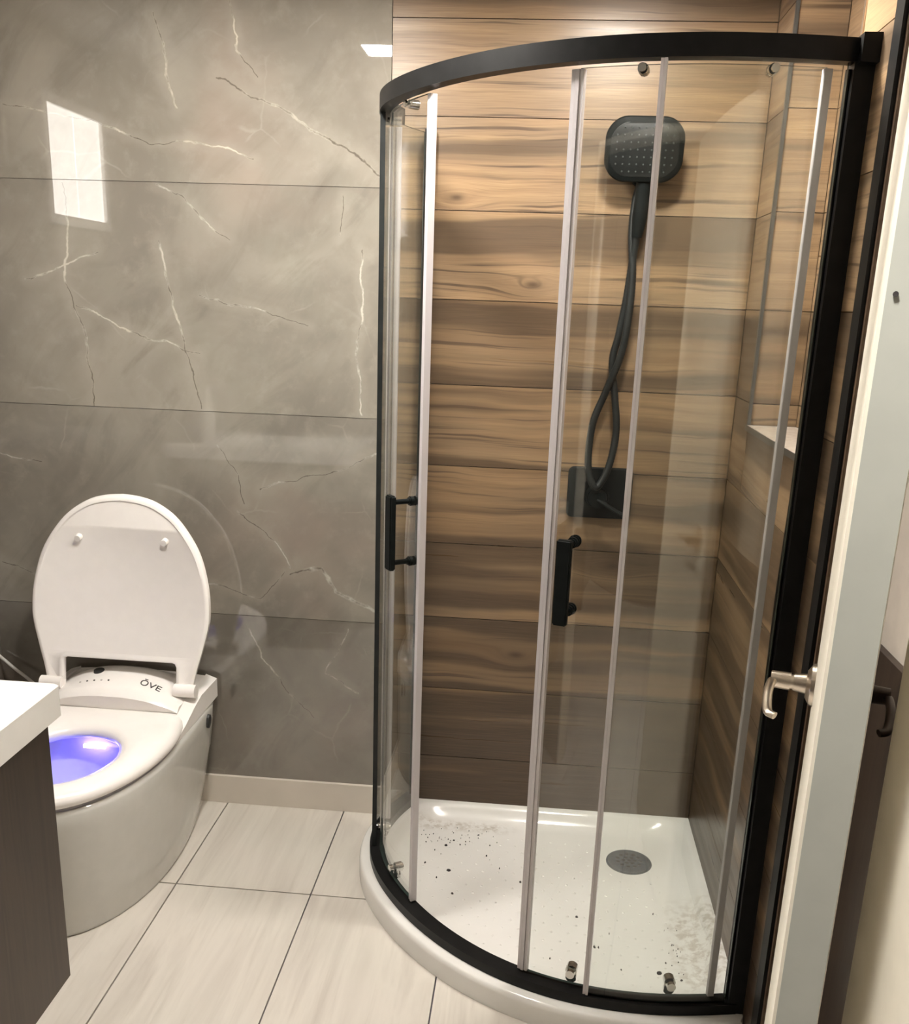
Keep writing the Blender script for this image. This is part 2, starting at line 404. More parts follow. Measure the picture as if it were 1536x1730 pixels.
# right-hand wall of the shower, tiled like the back one, with the recessed niche
NY0, NY1, NZ0, NZ1, ND = -0.2005, -0.762, 1.270, 2.26, 0.116
YE = -0.953
wall_right = empty('wall_right', (0, 0, 0)); tag(wall_right, kind='structure')
bm = bmesh.new()
box(bm, .0095, .24, NY0 + .009, .009, -.05, CEIL + .05); box(bm, .0095, .24, YE - .04, NY1 - .009, -.05, CEIL + .05)
box(bm, .0095, .24, NY1 - .009, NY0 + .009, -.05, NZ0 - .016); box(bm, .0095, .24, NY1 - .009, NY0 + .009, NZ1 + .009, CEIL + .05)
box(bm, ND + .0095, .24, NY1 - .009, NY0 + .009, NZ0 - .016, NZ1 + .009)
finish('wall_body', bm, grout_brown, wall_right)
RZ = math.radians(-90)
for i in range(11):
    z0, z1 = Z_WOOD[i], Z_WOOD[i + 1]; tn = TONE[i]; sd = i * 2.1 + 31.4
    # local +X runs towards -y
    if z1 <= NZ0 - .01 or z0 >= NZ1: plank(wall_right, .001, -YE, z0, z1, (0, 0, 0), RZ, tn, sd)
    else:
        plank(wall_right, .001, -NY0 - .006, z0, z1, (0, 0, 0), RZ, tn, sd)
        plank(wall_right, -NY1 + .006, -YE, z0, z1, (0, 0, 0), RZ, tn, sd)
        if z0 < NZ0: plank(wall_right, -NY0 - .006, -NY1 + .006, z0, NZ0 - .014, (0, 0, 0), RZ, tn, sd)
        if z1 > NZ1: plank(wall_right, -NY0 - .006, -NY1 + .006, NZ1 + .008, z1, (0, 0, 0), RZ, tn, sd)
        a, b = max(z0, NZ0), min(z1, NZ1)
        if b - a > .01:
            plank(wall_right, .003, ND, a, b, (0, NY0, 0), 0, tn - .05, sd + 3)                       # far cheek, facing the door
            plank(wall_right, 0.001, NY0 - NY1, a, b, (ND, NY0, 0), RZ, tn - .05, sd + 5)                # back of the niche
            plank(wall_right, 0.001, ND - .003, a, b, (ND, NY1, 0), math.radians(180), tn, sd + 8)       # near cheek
def make_shelf():
    t = NT('niche_stone'); P = t.pos(); n = t.noise(P, 14, 5, .6, .8)
    return t.set(Base_Color=t.ramp(n, [(.35, (.55, .47, .41)), (.55, (.66, .58, .52)), (.7, (.42, .35, .31))]), Roughness=.15)
sill = boxo('niche_sill', -.006, ND, NY1, NY0, NZ0 - .012, NZ0, make_shelf(), wall_right, .001, 1)
boxo('niche_trim', -.008, -.0062, NY1, NY0 + .004, NZ0 - .013, NZ0 + .001, steel_trim, wall_right)
boxo('niche_trim', -.004, .004, NY0 - .004, NY0 + .008, NZ0 + .001, NZ1, steel_trim, wall_right)
boxo('niche_trim', -.003, .004, NY1 - .006, NY1 + .003, NZ0, NZ1, nickel, wall_right)
boxo('niche_top', .002, ND, NY1, NY0, NZ1, NZ1 + .008, base_tile, wall_right)
# black corner profile where the wood tiling ends, then the brown return and the recessed wall behind the door
trim = boxo('trim_1', -.005, .002, YE - .042, YE - .001, 0.001, CEIL, black_metal, None, .002, 2); tag(trim, kind='structure')
ret = boxo('trim_2', .0025, .2, YE - .05, YE - .0415, 0.001, CEIL, casing_wood); tag(ret, kind='structure')
wr2 = boxo('wall_right_recess', XR2, .24, YW2, YE - .0505, -.05, CEIL + .05, wall_paint); tag(wr2, kind='structure')
shade_panel = boxo('door_shade_panel', XR2 - .014, XR2 - .0005, YW + .001, YE - .052, 0.001, .985, dark_wood, None, .002, 1); tag(shade_panel, kind='structure')  # dark panel added to paint the shade low behind the open door

wall_left = boxo('wall_left', -2.4, XL - .009, -4.4, 0.008, -.05, CEIL + .05, grout_grey); tag(wall_left, kind='structure')
lm = make_marble('marble_left', [])
for i in range(4):
    for (a, b) in ((-.598, -.001), (-1.2, -.602), (YW + .001, -1.202)):
        boxo('marble_tile', XL - .0092, XL - .0002, a, b, Z_MARBLE[i] + .0012, Z_MARBLE[i + 1] - .0012, lm, wall_left)
# frosted window high on the left wall, over the toilet
win = empty('window_1', (XL, -.73, 1.5)); tag(win, kind='structure')
bm = bmesh.new(); yw0, yw1, zw0, zw1 = -.96, -.50, 1.74, 2.13
for (a, b, c, d) in ((yw0, yw1, zw0, zw0 + .03), (yw0, yw1, zw1 - .03, zw1), (yw0, yw0 + .03, zw0 + .03, zw1 - .03), (yw1 - .03, yw1, zw0 + .03, zw1 - .03)): box(bm, XL, XL + .02, a, b, c, d)
finish('window_frame', bm, white_plastic, win)
boxo('pane', XL + .002, XL + .008, yw0 + .03, -.7315, zw0 + .03, zw1 - .03, frosted, win)
boxo('pane', XL + .002, XL + .008, -.7285, yw1 - .03, zw0 + .03, zw1 - .03, frosted, win)

# wall with the doorway the camera looks through
wall_front = empty('wall_front', (0, 0, 0)); tag(wall_front, kind='structure')
DX0, DX1 = -1.16, -.168
bm = bmesh.new()
box(bm, -2.4, DX0 - .02, YW2, YW, -.05, CEIL + .05); box(bm, DX1 + .02, .24, YW2, YW, -.05, CEIL + .05); box(bm, DX0 - .02, DX1 + .02, YW2, YW, 2.00, CEIL + .05)
finish('wall_body', bm, plain('grey_paint', (.2, .19, .17), .7), wall_front)
j = empty('trim_4', (0, 0, 0)); tag(j, kind='structure')
boxo('jamb', DX1, DX1 + .0195, YW2 - .012, YW + .004, .001, 1.98, jamb_paint, j, .002, 2)
boxo('jamb', DX0 - .0195, DX0, YW2 - .012, YW + .012, .001, 1.98, jamb_paint, j, .002, 2)
boxo('head_jamb', DX0 - .0195, DX1 + .0195, YW2 - .012, YW + .012, 1.9805, 1.9995, jamb_paint, j, .002, 2)
boxo('casing', DX1 + .006, DX1 + .076, YW2 - .014, YW2 - .0005, .001, 2.05, jamb_paint, j, .002, 2)
boxo('casing', DX0 - .076, DX0 - .006, YW2 - .014, YW2 - .0005, .001, 2.05, jamb_paint, j, .002, 2)
ceiling = boxo('ceiling', -2.4, 1.3, -4.4, .15, CEIL + .001, CEIL + .12, ceiling_paint); tag(ceiling, kind='structure')
wh = boxo('wall_hall', -2.4, 1.3, -4.4, -4.25, -.05, CEIL, hall_paint); tag(wh, kind='structure')
whr = boxo('wall_hall_right', 1.2, 1.3, -4.25, YW2, -.05, CEIL, hall_paint); tag(whr, kind='structure')

# ------------------------------------------------------------ ceiling lights
def downlight(x, y, sz, mat, label):
    t = empty('ceiling_light', (x, y, CEIL)); tag(t, label, 'ceiling light', 'square ceiling lights')
    h = sz / 2; bm = bmesh.new()
    for (a, b, c, d) in ((-h - .015, h + .015, -h - .015, -h), (-h - .015, h + .015, h, h + .015), (-h - .015, -h, -h, h), (h, h + .015, -h, h)): box(bm, x + a, x + b, y + c, y + d, CEIL - .012, CEIL)
    finish('frame', bm, lamp_frame, t)
    boxo('diffuser', x - h, x + h, y - h, y + h, CEIL - .008, CEIL - .002, mat, t)
downlight(-1.085, -.82, .15, lamp_emit, 'square white ceiling light over the floor beside the toilet')
downlight(-.36, -.66, .15, lamp_emit_shower, 'square white ceiling light over the middle of the shower, in front of the hand shower')
downlight(-.52, -2.075, .15, hall_fill_emit, 'unseen square fill light added in the hall outside the bathroom door')  # added fill that brightens the jamb and door edge

# ------------------------------------------------------------ shower enclosure
CP = [(-.838, .0), (-.885, -.10), (-.914, -.22), (-.906, -.34), (-.868, -.455), (-.802, -.565), (-.725, -.66), (-.638, -.74), (-.548, -.80), (-.457, -.842), (-.365, -.868), (-.275, -.879), (-.19, -.879), (-.10, -.869), (-.0, -.849)]
cv = catmull([(a, b, 0) for a, b in CP], 12)
for _ in range(60):   # relax into an even curve
    cv = [cv[0]] + [(cv[i - 1] + cv[i] * 2 + cv[i + 1]) / 4 for i in range(1, len(cv) - 1)] + [cv[-1]]
cs = [0.]
for a, b in zip(cv, cv[1:]): cs.append(cs[-1] + (b - a).length)
LEN = cs[-1]
def at(s, off=0., z=0.):
    s = max(0, min(LEN, s)); i = max(0, min(len(cs) - 2, int(np.searchsorted(cs, s)) - 1))
    t = (s - cs[i]) / (cs[i + 1] - cs[i]); p = cv[i].lerp(cv[i + 1], t)
    a, b = cv[max(0, i - 2)], cv[min(len(cv) - 1, i + 3)]; d = (b - a).normalized(); n = Vector((d.y, -d.x, 0))
    # d runs from the back wall round to the right; outward is to the left/front
    if n.dot(Vector((-.7, -.7, 0))) < 0: n = -n
    return p + n * off + Vector((0, 0, z)), d, n
def near(x, y):
    i = min(range(len(cv)), key=lambda k: (cv[k].x - x) ** 2 + (cv[k].y - y) ** 2); return cs[i]
def strip(bm, s0, s1, o0, o1, z0, z1, n=40, ends=0, mi=0):
    rings = []
    for i in range(n + 1):
        s = s0 + (s1 - s0) * i / n
        rings.append([at(s, o0, z0)[0], at(s, o1, z0)[0], at(s, o1, z1)[0], at(s, o0, z1)[0]])
    V = [[bm.verts.new(p) for p in r] for r in rings]
    for a, b in zip(V, V[1:]):
        for k in range(4):
            f = bm.faces.new((a[k], a[(k + 1) % 4], b[(k + 1) % 4], b[k])); f.material_index = mi if k in (1, 3) else ends or mi
    for f in (bm.faces.new(V[0][::-1]), bm.faces.new(V[-1])): f.material_index = ends or mi

ZT, ZTOP, ZR0, ZR1 = 0.0605, 1.952, 1.943, 1.979
encl = empty('shower_enclosure', (-.45, -.45, ZT)); tag(encl, 'curved corner shower enclosure with clear sliding glass doors and black frame', 'shower')
bm = bmesh.new(); s0r = near(-.90, -.155)
strip(bm, s0r, LEN - .02, -.016, .014, ZR0, ZR1, 70)
finish('top_rail', bm, black_metal, encl, 35, .002, 2)
bm = bmesh.new(); strip(bm, .012, LEN - .02, -.022, .018, ZT, ZT + .024, 80)
finish('bottom_track', bm, black_metal, encl, 35, .002, 2)
bm = bmesh.new(); box(bm, -.034, -.0003, -.869, -.834, ZT, 1.96)
po = finish('wall_post', bm, black_metal, encl, 35, .004, 2)
bm = bmesh.new(); box(bm, -.030, -.0003, -.889, -.832, 1.939, 1.983); finish('end_bracket', bm, black_metal, encl, 35, .003, 2)
bm = bmesh.new(); tube(bm, [(-.0375, -.848, .09), (-.0375, -.848, .5), (-.0375, -.848, .8), (-.0395, -.848, 1.0), (-.0365, -.848, 1.2), (-.0375, -.848, 1.5), (-.0375, -.848, 1.935)], .005, 10)
finish('gasket', bm, rubber, po, 60)
bm = bmesh.new(); box(bm, -.852, -.826, -.024, -.0003, ZT, 1.958)
finish('wall_post', bm, black_metal, encl, 35, .003, 2)

def panel(name, s0, s1, off, z0, z1, parent):
    bm = bmesh.new(); strip(bm, s0, s1, off - .003, off + .003, z0, z1, 26, ends=1)
    o = finish(name, bm, [glass, glass_edge], parent, 35); return o
def seal(parent, s, off, wdt, ribs, z0, z1, name='edge_seal', mat=None):
    bm = bmesh.new()
    for k in range(ribs):
        c = s + (k - (ribs - 1) / 2) * wdt / ribs; w = wdt / ribs * .43
        strip(bm, c - w, c + w, off - .006 - .002 * (k % 2), off + .006 + .002 * (k % 2), z0, z1, 1)
    strip(bm, s - wdt * .46, s + wdt * .46, off - .004, off + .004, z0, z1, 1)
    finish(name, bm, mat or seal_mat, parent, 35, .0008, 1)
def door_handle(parent, s, zc):
    """vertical flat bar on two posts, with round washers and inside caps"""
    _, d, n = at(s); bm = bmesh.new(); p0 = at(s, -.012)[0]
    for dz in (-.07, .07):
        a = p0 + Vector((0, 0, zc + dz))
        cyl(bm, a + n * .003, a + n * .010, .011); cyl(bm, a + n * .010, a + n * .014, .0085); cyl(bm, a + n * .012, a + n * .055, .006)
        cyl(bm, a - n * .003, a - n * .008, .011); cyl(bm, a - n * .008, a - n * .014, .013, .012)
    q = p0 + n * .058; bb = bmesh.new(); hw, ht, hz = .0148, .0075, .086
    v = [[bb.verts.new(q + d * i * hw + n * k * ht + Vector((0, 0, zc + m * hz))) for i, k in ((-1, -1), (1, -1), (1, 1), (-1, 1))] for m in (-1, 1)]
    for k in range(4): bb.faces.new((v[0][k], v[0][(k + 1) % 4], v[1][(k + 1) % 4], v[1][k]))
    bb.faces.new(v[0][::-1]); bb.faces.new(v[1])
    bmesh.ops.bevel(bb, geom=bb.edges[:], offset=.003, segments=3, affect='EDGES')
    tmp = bpy.data.meshes.new('tmp'); bb.to_mesh(tmp); bb.free(); bm.from_mesh(tmp); bpy.data.meshes.remove(tmp)
    o = finish('handle', bm, black_satin, parent, 40); o['label'] = 'black vertical bar handle'
def roller(parent, s, z, up):
    _, d, n = at(s); p0 = at(s, -.012)[0]; bm = bmesh.new()
    if up:
        a = p0 + Vector((0, 0, z)); cyl(bm, a - n * .014, a - n * .003, .009, n=18); cyl(bm, a + n * .003, a + n * .008, .007, n=18); cyl(bm, a - n * .024, a - n * .014, .0095, n=18)
        o = finish('roller', bm, chrome, parent, 40); o['label'] = 'chrome roller'; return
    a = p0 + Vector((0, 0, z))
    cyl(bm, a - n * .022, a - n * .004, .013, n=18); cyl(bm, a - n * .026, a - n * .022, .009, n=18)
    cyl(bm, a + n * .003, a + n * .012, .010, n=18)
    e = a + Vector((0, 0, -.02 if not up else .018)); cyl(bm, e - n * .016, e - n * .006, .012, n=18)
    q = (a + e) / 2 - n * .009
    for i in range(2):
        cyl(bm, q + d * (.009 * (2 * i - 1)) + Vector((0, 0, -.016)), q + d * (.009 * (2 * i - 1)) + Vector((0, 0, .016)), .003, n=8)
    o = finish('roller', bm, chrome, parent, 40); o['label'] = 'chrome roller'

sLd = near(-.783, -.592); sRd = near(-.487, -.828); sRf = near(-.340, -.872); sRt = near(-.075, -.864)
fl = panel('fixed_panel', .02, .345, .006, ZT + .024, ZTOP - .001, encl)
seal(fl, .348, .006, .008, 1, ZT + .026, ZR0 - .001, mat=rubber)
fr = panel('fixed_panel', sRf, LEN - .045, .006, ZT + .024, ZTOP, encl)
seal(fr, sRf - .003, .006, .012, 2, ZT + .026, ZR0 - .001)
dl = panel('sliding_door', sLd - .43, sLd, -.012, ZT + .030, ZR0 - .006, encl)
seal(dl, sLd + .004, -.012, .016, 2, ZT + .030, ZR0 - .008)
seal(dl, sLd - .432, -.012, .010, 1, ZT + .030, ZR0 - .008)
door_handle(dl, sLd - .035, 1.035)
dr = panel('sliding_door', sRd, sRt, -.012, ZT + .030, ZR0 - .006, encl)
seal(dr, sRd - .004, -.012, .024, 3, ZT + .030, ZR0 - .008)
seal(dr, sRt + .002, -.012, .016, 1, ZT + .030, ZR0 - .008)
door_handle(dr, sRd + .047, 1.025)
for dd, a, b in ((dl, sLd - .33, sLd - .11), (dr, sRd + .11, sRt - .09)):
    for s in (a, b): roller(dd, s, .118, False); roller(dd, s, 1.9325, True)

# ------------------------------------------------------------ shower tray
def tray_poly(outset, wall):
    pts = []; n = 80
    for i in range(n + 1):
        p = at(LEN * i / n, outset)[0]; pts.append((p.x, p.y))
    pts = [p for p in pts if p[0] < -wall and p[1] < -wall]
    e0, e1 = pts[0], pts[-1]
    return [(e0[0] , -wall)] + pts + [(-wall, e1[1]), (-wall, -wall)]
def ray_r(poly, c, th):
    dx, dy = math.cos(th), math.sin(th); best = 0
    for (x0, y0), (x1, y1) in zip(poly, poly[1:] + poly[:1]):
        ex, ey = x1 - x0, y1 - y0; den = dx * ey - dy * ex
        if abs(den) < 1e-12: continue
        t = ((x0 - c[0]) * ey - (y0 - c[1]) * ex) / den; k = ((x0 - c[0]) * dy - (y0 - c[1]) * dx) / den
        if t > 0 and -1e-9 <= k <= 1 + 1e-9: best = max(best, t)
    return best
tc = (-.40, -.38); ths = [2 * math.pi * i / 240 for i in range(240)]
cor = [math.atan2(0 - .0005 - tc[1], -.0005 - tc[0])]
for c_ in cor:
    i = min(range(240), key=lambda k: abs(((ths[k] - c_ + math.pi) % (2 * math.pi)) - math.pi)); ths[i] = c_ % (2 * math.pi)
def tray_ring(outset, wall, z, smooth=0):
    po = tray_poly(outset, wall); R = [ray_r(po, tc, t) for t in ths]
    for _ in range(smooth): R = [(R[i - 1] + 2 * R[i] + R[(i + 1) % len(R)]) / 4 for i in range(len(R))]
    return [(tc[0] + r * math.cos(t), tc[1] + r * math.sin(t), z) for r, t in zip(R, ths)]
tray = empty('shower_tray', (-.4, -.38, 0)); tag(tray, 'low white acrylic shower tray with curved front and dimpled floor', 'shower tray')
bm = bmesh.new()
rings = [tray_ring(.046, .0005, .0005), tray_ring(.046, .0005, .046), tray_ring(.043, .0005, .055), tray_ring(.038, .0005, .0595), tray_ring(-.026, .018, .0600, 2), tray_ring(-.030, .024, .0575, 12), tray_ring(-.036, .032, .050, 22), tray_ring(-.048, .048, .030, 26), tray_ring(-.062, .064, .0235, 28), tray_ring(-.080, .085, .0215, 30)]
V_ = loft(bm, rings, close_top=False)
ctr = [tuple(tc[k] + (p[k] - tc[k]) * .5 if k < 2 else .020 for k in range(3)) for p in rings[-1]]
vc = [bm.verts.new(p) for p in ctr]
for k in range(240): bm.faces.new((V_[-1][k], V_[-1][(k + 1) % 240], vc[(k + 1) % 240], vc[k]))
c0 = bm.verts.new((tc[0], tc[1], .0195))
for k in range(240): bm.faces.new((vc[k], vc[(k + 1) % 240], c0))
basin = finish('basin', bm, tray_mat, tray, 50)
bm = bmesh.new(); inner = tray_poly(-.10, .11)
def inside(x, y, po):
    th = math.atan2(y - tc[1], x - tc[0]); return math.hypot(x - tc[0], y - tc[1]) < ray_r(po, tc, th)
for i in range(-2, 26):
    for k in range(-2, 26):
        x = -.92 + .042 * i + (.021 if k % 2 else 0); y = -.86 + .036 * k
        if not inside(x, y, inner) or math.hypot(x + .193, y + .213) < .085: continue
        r1 = .0042; a = [bm.verts.new((x + r1 * math.cos(t * math.pi / 4), y + r1 * .8 * math.sin(t * math.pi / 4), .0198)) for t in range(8)]
        b = [bm.verts.new((x + r1 * .6 * math.cos(t * math.pi / 4), y + r1 * .5 * math.sin(t * math.pi / 4), .0225)) for t in range(8)]
        for q in range(8): bm.faces.new((a[q], a[(q + 1) % 8], b[(q + 1) % 8], b[q]))
        bm.faces.new(b)
bo = finish('anti_slip_dimples', bm, tray_mat, tray, 80); bo['kind'] = 'stuff'
# drain
dx, dy, dzz = -.193, -.213, .0225
bm = bmesh.new(); cyl(bm, (dx, dy, dzz - .004), (dx, dy, dzz), .066, .064, 48); cyl(bm, (dx, dy, dzz), (dx, dy, dzz + .0035), .060, .055, 48)
dr_ = finish('drain_cover', bm, drain_grey, tray, 40, .0008, 1); dr_['label'] = 'dark grey round drain cover with holes'
for ring, n in ((.016, 6), (.033, 11), (0, 1)):
    for i in range(n):
        t = 2 * math.pi * i / n; bm = bmesh.new()
        cyl(bm, (dx + ring * math.cos(t), dy + ring * math.sin(t), dzz + .0033), (dx + ring * math.cos(t), dy + ring * math.sin(t), dzz + .0042), .0058, n=12)
        finish('hole', bm, drain_dark, dr_)
# loose specks of grit lying in the tray
bm = bmesh.new(); rg = random.Random(3)
spots = [(-.72, -.20, .006), (-.70, -.17, .004), (-.75, -.23, .004), (-.77, -.30, .005), (-.70, -.33, .008), (-.73, -.37, .004), (-.63, -.13, .004), (-.66, -.11, .003), (-.78, -.19, .003), (-.6, -.24, .003), (-.5, -.36, .004), (-.35, -.5, .004), (-.31, -.62, .006), (-.30, -.62, .004), (-.16, -.7, .008), (-.12, -.78, .006), (-.14, -.66, .003), (-.25, -.7, .003), (-.38, -.72, .003), (-.27, -.56, .003), (-.11, -.72, .004), (-.42, -.68, .003), (-.56, -.3, .003), (-.68, -.44, .005), (-.8, -.38, .003), (-.15, -.46, .004)]
for k in range(70):
    if k < 45: spots.append((rg.gauss(-.70, .06), rg.gauss(-.14, .05), rg.uniform(.001, .0022)))
    else: spots.append((rg.gauss(-.11, .02), rg.gauss(-.66, .08), rg.uniform(.001, .0022)))
po_in = tray_poly(-.08, .09)
for x, y, r in spots:
    if not inside(x, y, po_in): continue
    m = 7; r *= 1.0; a0 = rg.random() * 6; st = rg.uniform(.4, .9)
    pts = [(r * rg.uniform(.7, 1.1) * math.cos(2 * math.pi * q / m), st * r * rg.uniform(.7, 1.1) * math.sin(2 * math.pi * q / m)) for q in range(m)]
    pts = [(x + p * math.cos(a0) - q * math.sin(a0), y + p * math.sin(a0) + q * math.cos(a0)) for p, q in pts]
    lo = [bm.verts.new((p, q, .0203)) for p, q in pts]; hi = [bm.verts.new((x + (p - x) * .7, y + (q - y) * .7, .0240)) for p, q in pts]
    for q in range(m): bm.faces.new((lo[q], lo[(q + 1) % m], hi[(q + 1) % m], hi[q]))
    bm.faces.new(hi); bm.faces.new(lo[::-1])
tag(finish('grit', bm, chip_dark, None), 'dark flakes of grit scattered on the white shower tray floor', 'grit', kind='stuff')

# ------------------------------------------------------------ hand shower and valve
def rrect(cx, cz, hw, hh, r, n=8, bulge=0.):
    out = []
    for (sx, sz, a0) in ((1, 1, 0), (-1, 1, 90), (-1, -1, 180), (1, -1, 270)):
        for k in range(n + 1):
            a = math.radians(a0 + 90 * k / n); x = sx * (hw - r) + r * math.cos(a); z = sz * (hh - r) + r * math.sin(a)
            x *= 1 + bulge * (1 - (z / hh) ** 2); z *= 1 + bulge * (1 - (x / hw) ** 2 if abs(x) < hw else 0)
            out.append((cx + x, cz + z))
    return out
hs = empty('hand_shower', (-.30, 0, 1.92)); tag(hs, 'matte black square hand shower on the wood tiled wall', 'shower head')
def slab(bm, outline, layers, tilt=0., pz=0., py=0.):
    """outline in (x,z); layers of (y, scale)"""
    cx = sum(p[0] for p in outline) / len(outline); cz = sum(p[1] for p in outline) / len(outline)
    R = []
    for y, sc in layers:
        ring = []
        for x, z in outline:
            X, Z = cx + (x - cx) * sc, cz + (z - cz) * sc
            dz, dy = Z - pz, y - py
            ring.append((X, py + dy * math.cos(tilt) - dz * math.sin(tilt), pz + dz * math.cos(tilt) + dy * math.sin(tilt)))
        R.append(ring)
    loft(bm, R)
bm = bmesh.new(); ol = rrect(-.303, 1.918, .092, .072, .046, 8, .05); TL = math.radians(12)
slab(bm, ol, [(-.040, .80), (-.050, .93), (-.058, .99), (-.066, 1.0), (-.071, .98), (-.073, .95)], TL, 1.84, -.05)
finish('head', bm, black_satin, hs, 40)
bm = bmesh.new(); slab(bm, rrect(-.303, 1.918, .080, .060, .04, 8, .05), [(-.0728, 1.0), (-.0745, .97)], TL, 1.84, -.05)
fp = finish('spray_face', bm, rubber, hs, 40)
bm = bmesh.new(); k = 0
for i in range(-4, 5):
    for q in range(-3, 4):
        x, z = -.303 + i * .017, 1.918 + q * .0165
        if math.hypot(i * .017 / .08, q * .0165 / .06) > 1.05: continue
        y = -.0746; dz_, dy_ = z - 1.84, y + .05
        p = Vector((x, -.05 + dy_ * math.cos(TL) - dz_ * math.sin(TL), 1.84 + dz_ * math.cos(TL) + dy_ * math.sin(TL)))
        cyl(bm, p, p + Vector((0, -.0018 * math.cos(TL), -.0018 * math.sin(TL))), .0022, .0016, 6)
nz = finish('nozzles', bm, plain('nozzle', (.07, .08, .08), .5), fp, 60); nz['kind'] = 'stuff'
bm = bmesh.new(); tube(bm, [(-.296, -.050, 1.87), (-.295, -.050, 1.84), (-.296, -.049, 1.80), (-.298, -.047, 1.76), (-.300, -.045, 1.73), (-.3015, -.043, 1.712)], [.019, .018, .0185, .019, .015, .013], 20)
finish('grip', bm, black_satin, hs, 50)
bm = bmesh.new(); cyl(bm, (-.296, -.0005, 1.86), (-.296, -.012, 1.86), .028, .026, 32); cyl(bm, (-.296, -.010, 1.86), (-.296, -.05, 1.86), .013)
finish('wall_bracket', bm, black_satin, hs, 40)
hp = [(-.3015, -.043, 1.715), (-.306, -.038, 1.66), (-.314, -.032, 1.56), (-.326, -.028, 1.47), (-.337, -.027, 1.40), (-.322, -.030, 1.30), (-.313, -.034, 1.22), (-.325, -.046, 1.13), (-.352, -.058, 1.072), (-.371, -.060, 1.085), (-.383, -.050, 1.14), (-.377, -.040, 1.24), (-.350, -.034, 1.32), (-.318, -.050, 1.42), (-.306, -.052, 1.52), (-.304, -.044, 1.62), (-.313, -.030, 1.72), (-.310, -.02, 1.80), (-.300, -.02, 1.85)]
path = catmull(hp, 22)
bm = bmesh.new(); tube(bm, path, [.0092 + (.0009 if i % 2 else 0) for i in range(len(path))], 12)
ho = finish('hose', bm, rubber, hs, 80)
valve = empty('shower_valve', (-.345, 0, 1.045)); tag(valve, 'black rounded rectangular shower valve plate with single lever', 'shower valve')
bm = bmesh.new(); slab(bm, rrect(-.343, 1.045, .088, .070, .014, 6, .035), [(-.0004, 1.0), (-.008, 1.0), (-.013, .985), (-.015, .96)])
finish('plate', bm, black_satin, valve, 40)
bm = bmesh.new(); cyl(bm, (-.349, -.014, 1.037), (-.349, -.034, 1.035), .034, .029, 36); cyl(bm, (-.349, -.034, 1.035), (-.349, -.058, 1.033), .027, .022, 36)
finish('hub', bm, black_satin, valve, 40, .002, 2)
bm = bmesh.new(); tube(bm, catmull([(-.349, -.050, 1.033), (-.33, -.058, 1.024), (-.305, -.062, 1.010), (-.275, -.064, .995)], 6), [.011, .010, .010, .009, .009, .009, .0085, .008, .008, .008, .008, .008, .008, .008, .008, .008, .008, .0085, .007], 14, flat=.65)
finish('lever', bm, black_satin, valve, 50)

# ------------------------------------------------------------ toilet
TX = -1.677
toilet = empty('toilet', (TX, -.38, 0)); tag(toilet, 'white one piece bidet toilet with raised lid against grey marble wall', 'toilet')
def plan(w, yf, yb, wb, ymid, n=26):
    """right half from the back to the front tip (x>0), mirrored"""
    R = []
    for k in range(n + 1):
        t = k / n
        if t < .4:
            q = t / .4; y = yb + (ymid - yb) * q; x = wb + (w - wb) * math.sin(q * math.pi / 2)
        else:
            q = (t - .4) / .6 * math.pi / 2; x = w * math.cos(q) ** .92; y = ymid + (yf - ymid) * math.sin(q)
        R.append((x, y))
    return [(TX + x, y) for x, y in R] + [(TX - x, y) for x, y in R[-2::-1]]
ctT = (TX, -.45); thT = [2 * math.pi * i / 128 for i in range(128)]
def tring(w, yf, yb, wb, ymid, z, sm=2):
    po = plan(w, yf, yb, wb, ymid); R = [ray_r(po, ctT, t) for t in thT]
    for _ in range(sm): R = [(R[i - 1] + 2 * R[i] + R[(i + 1) % 128]) / 4 for i in range(128)]
    return [(ctT[0] + r * math.cos(t), ctT[1] + r * math.sin(t), z) for r, t in zip(R, thT)]
def oring(a, bf, bb, yc, z, p=1.0):
    po = [(TX + a * math.cos(t), yc + (bb if math.sin(t) > 0 else bf) * math.sin(t)) for t in [2 * math.pi * k / 90 for k in range(90)]]
    return [(ctT[0] + r * math.cos(t), ctT[1] + r * math.sin(t), z) for t in thT for r in [ray_r(po, ctT, t)]]
bm = bmesh.new()
rings = [tring(.206, -.745, -.006, .160, -.36, .0005), tring(.211, -.752, -.005, .165, -.36, .012), tring(.219, -.766, -.004, .185, -.38, .10), tring(.229, -.782, -.004, .208, -.40, .22), tring(.236, -.794, -.004, .222, -.42, .32), tring(.237, -.796, -.004, .224, -.42, .350), tring(.234, -.792, -.006, .221, -.42, .362), tring(.226, -.782, -.012, .214, -.42, .366),
 oring(.165, .215, .185, -.53, .366), oring(.160, .21, .18, -.53, .358), oring(.158, .205, .178, -.53, .32), oring(.14, .18, .15, -.53, .26), oring(.10, .13, .115, -.52, .20), oring(.06, .08, .075, -.50, .165)]
loft(bm, rings)
finish('body', bm, ceramic, toilet, 50)
def make_water():
    t = NT('water'); n = t.noise(t.pos(), 30, 2)
    return t.set(Base_Color=(.45, .55, .8), Roughness=.03, IOR=1.33)
bm = bmesh.new(); r0 = oring(.103, .133, .119, -.521, .2015); bm.faces.new([bm.verts.new(p) for p in r0])
finish('water', bm, make_water(), toilet)
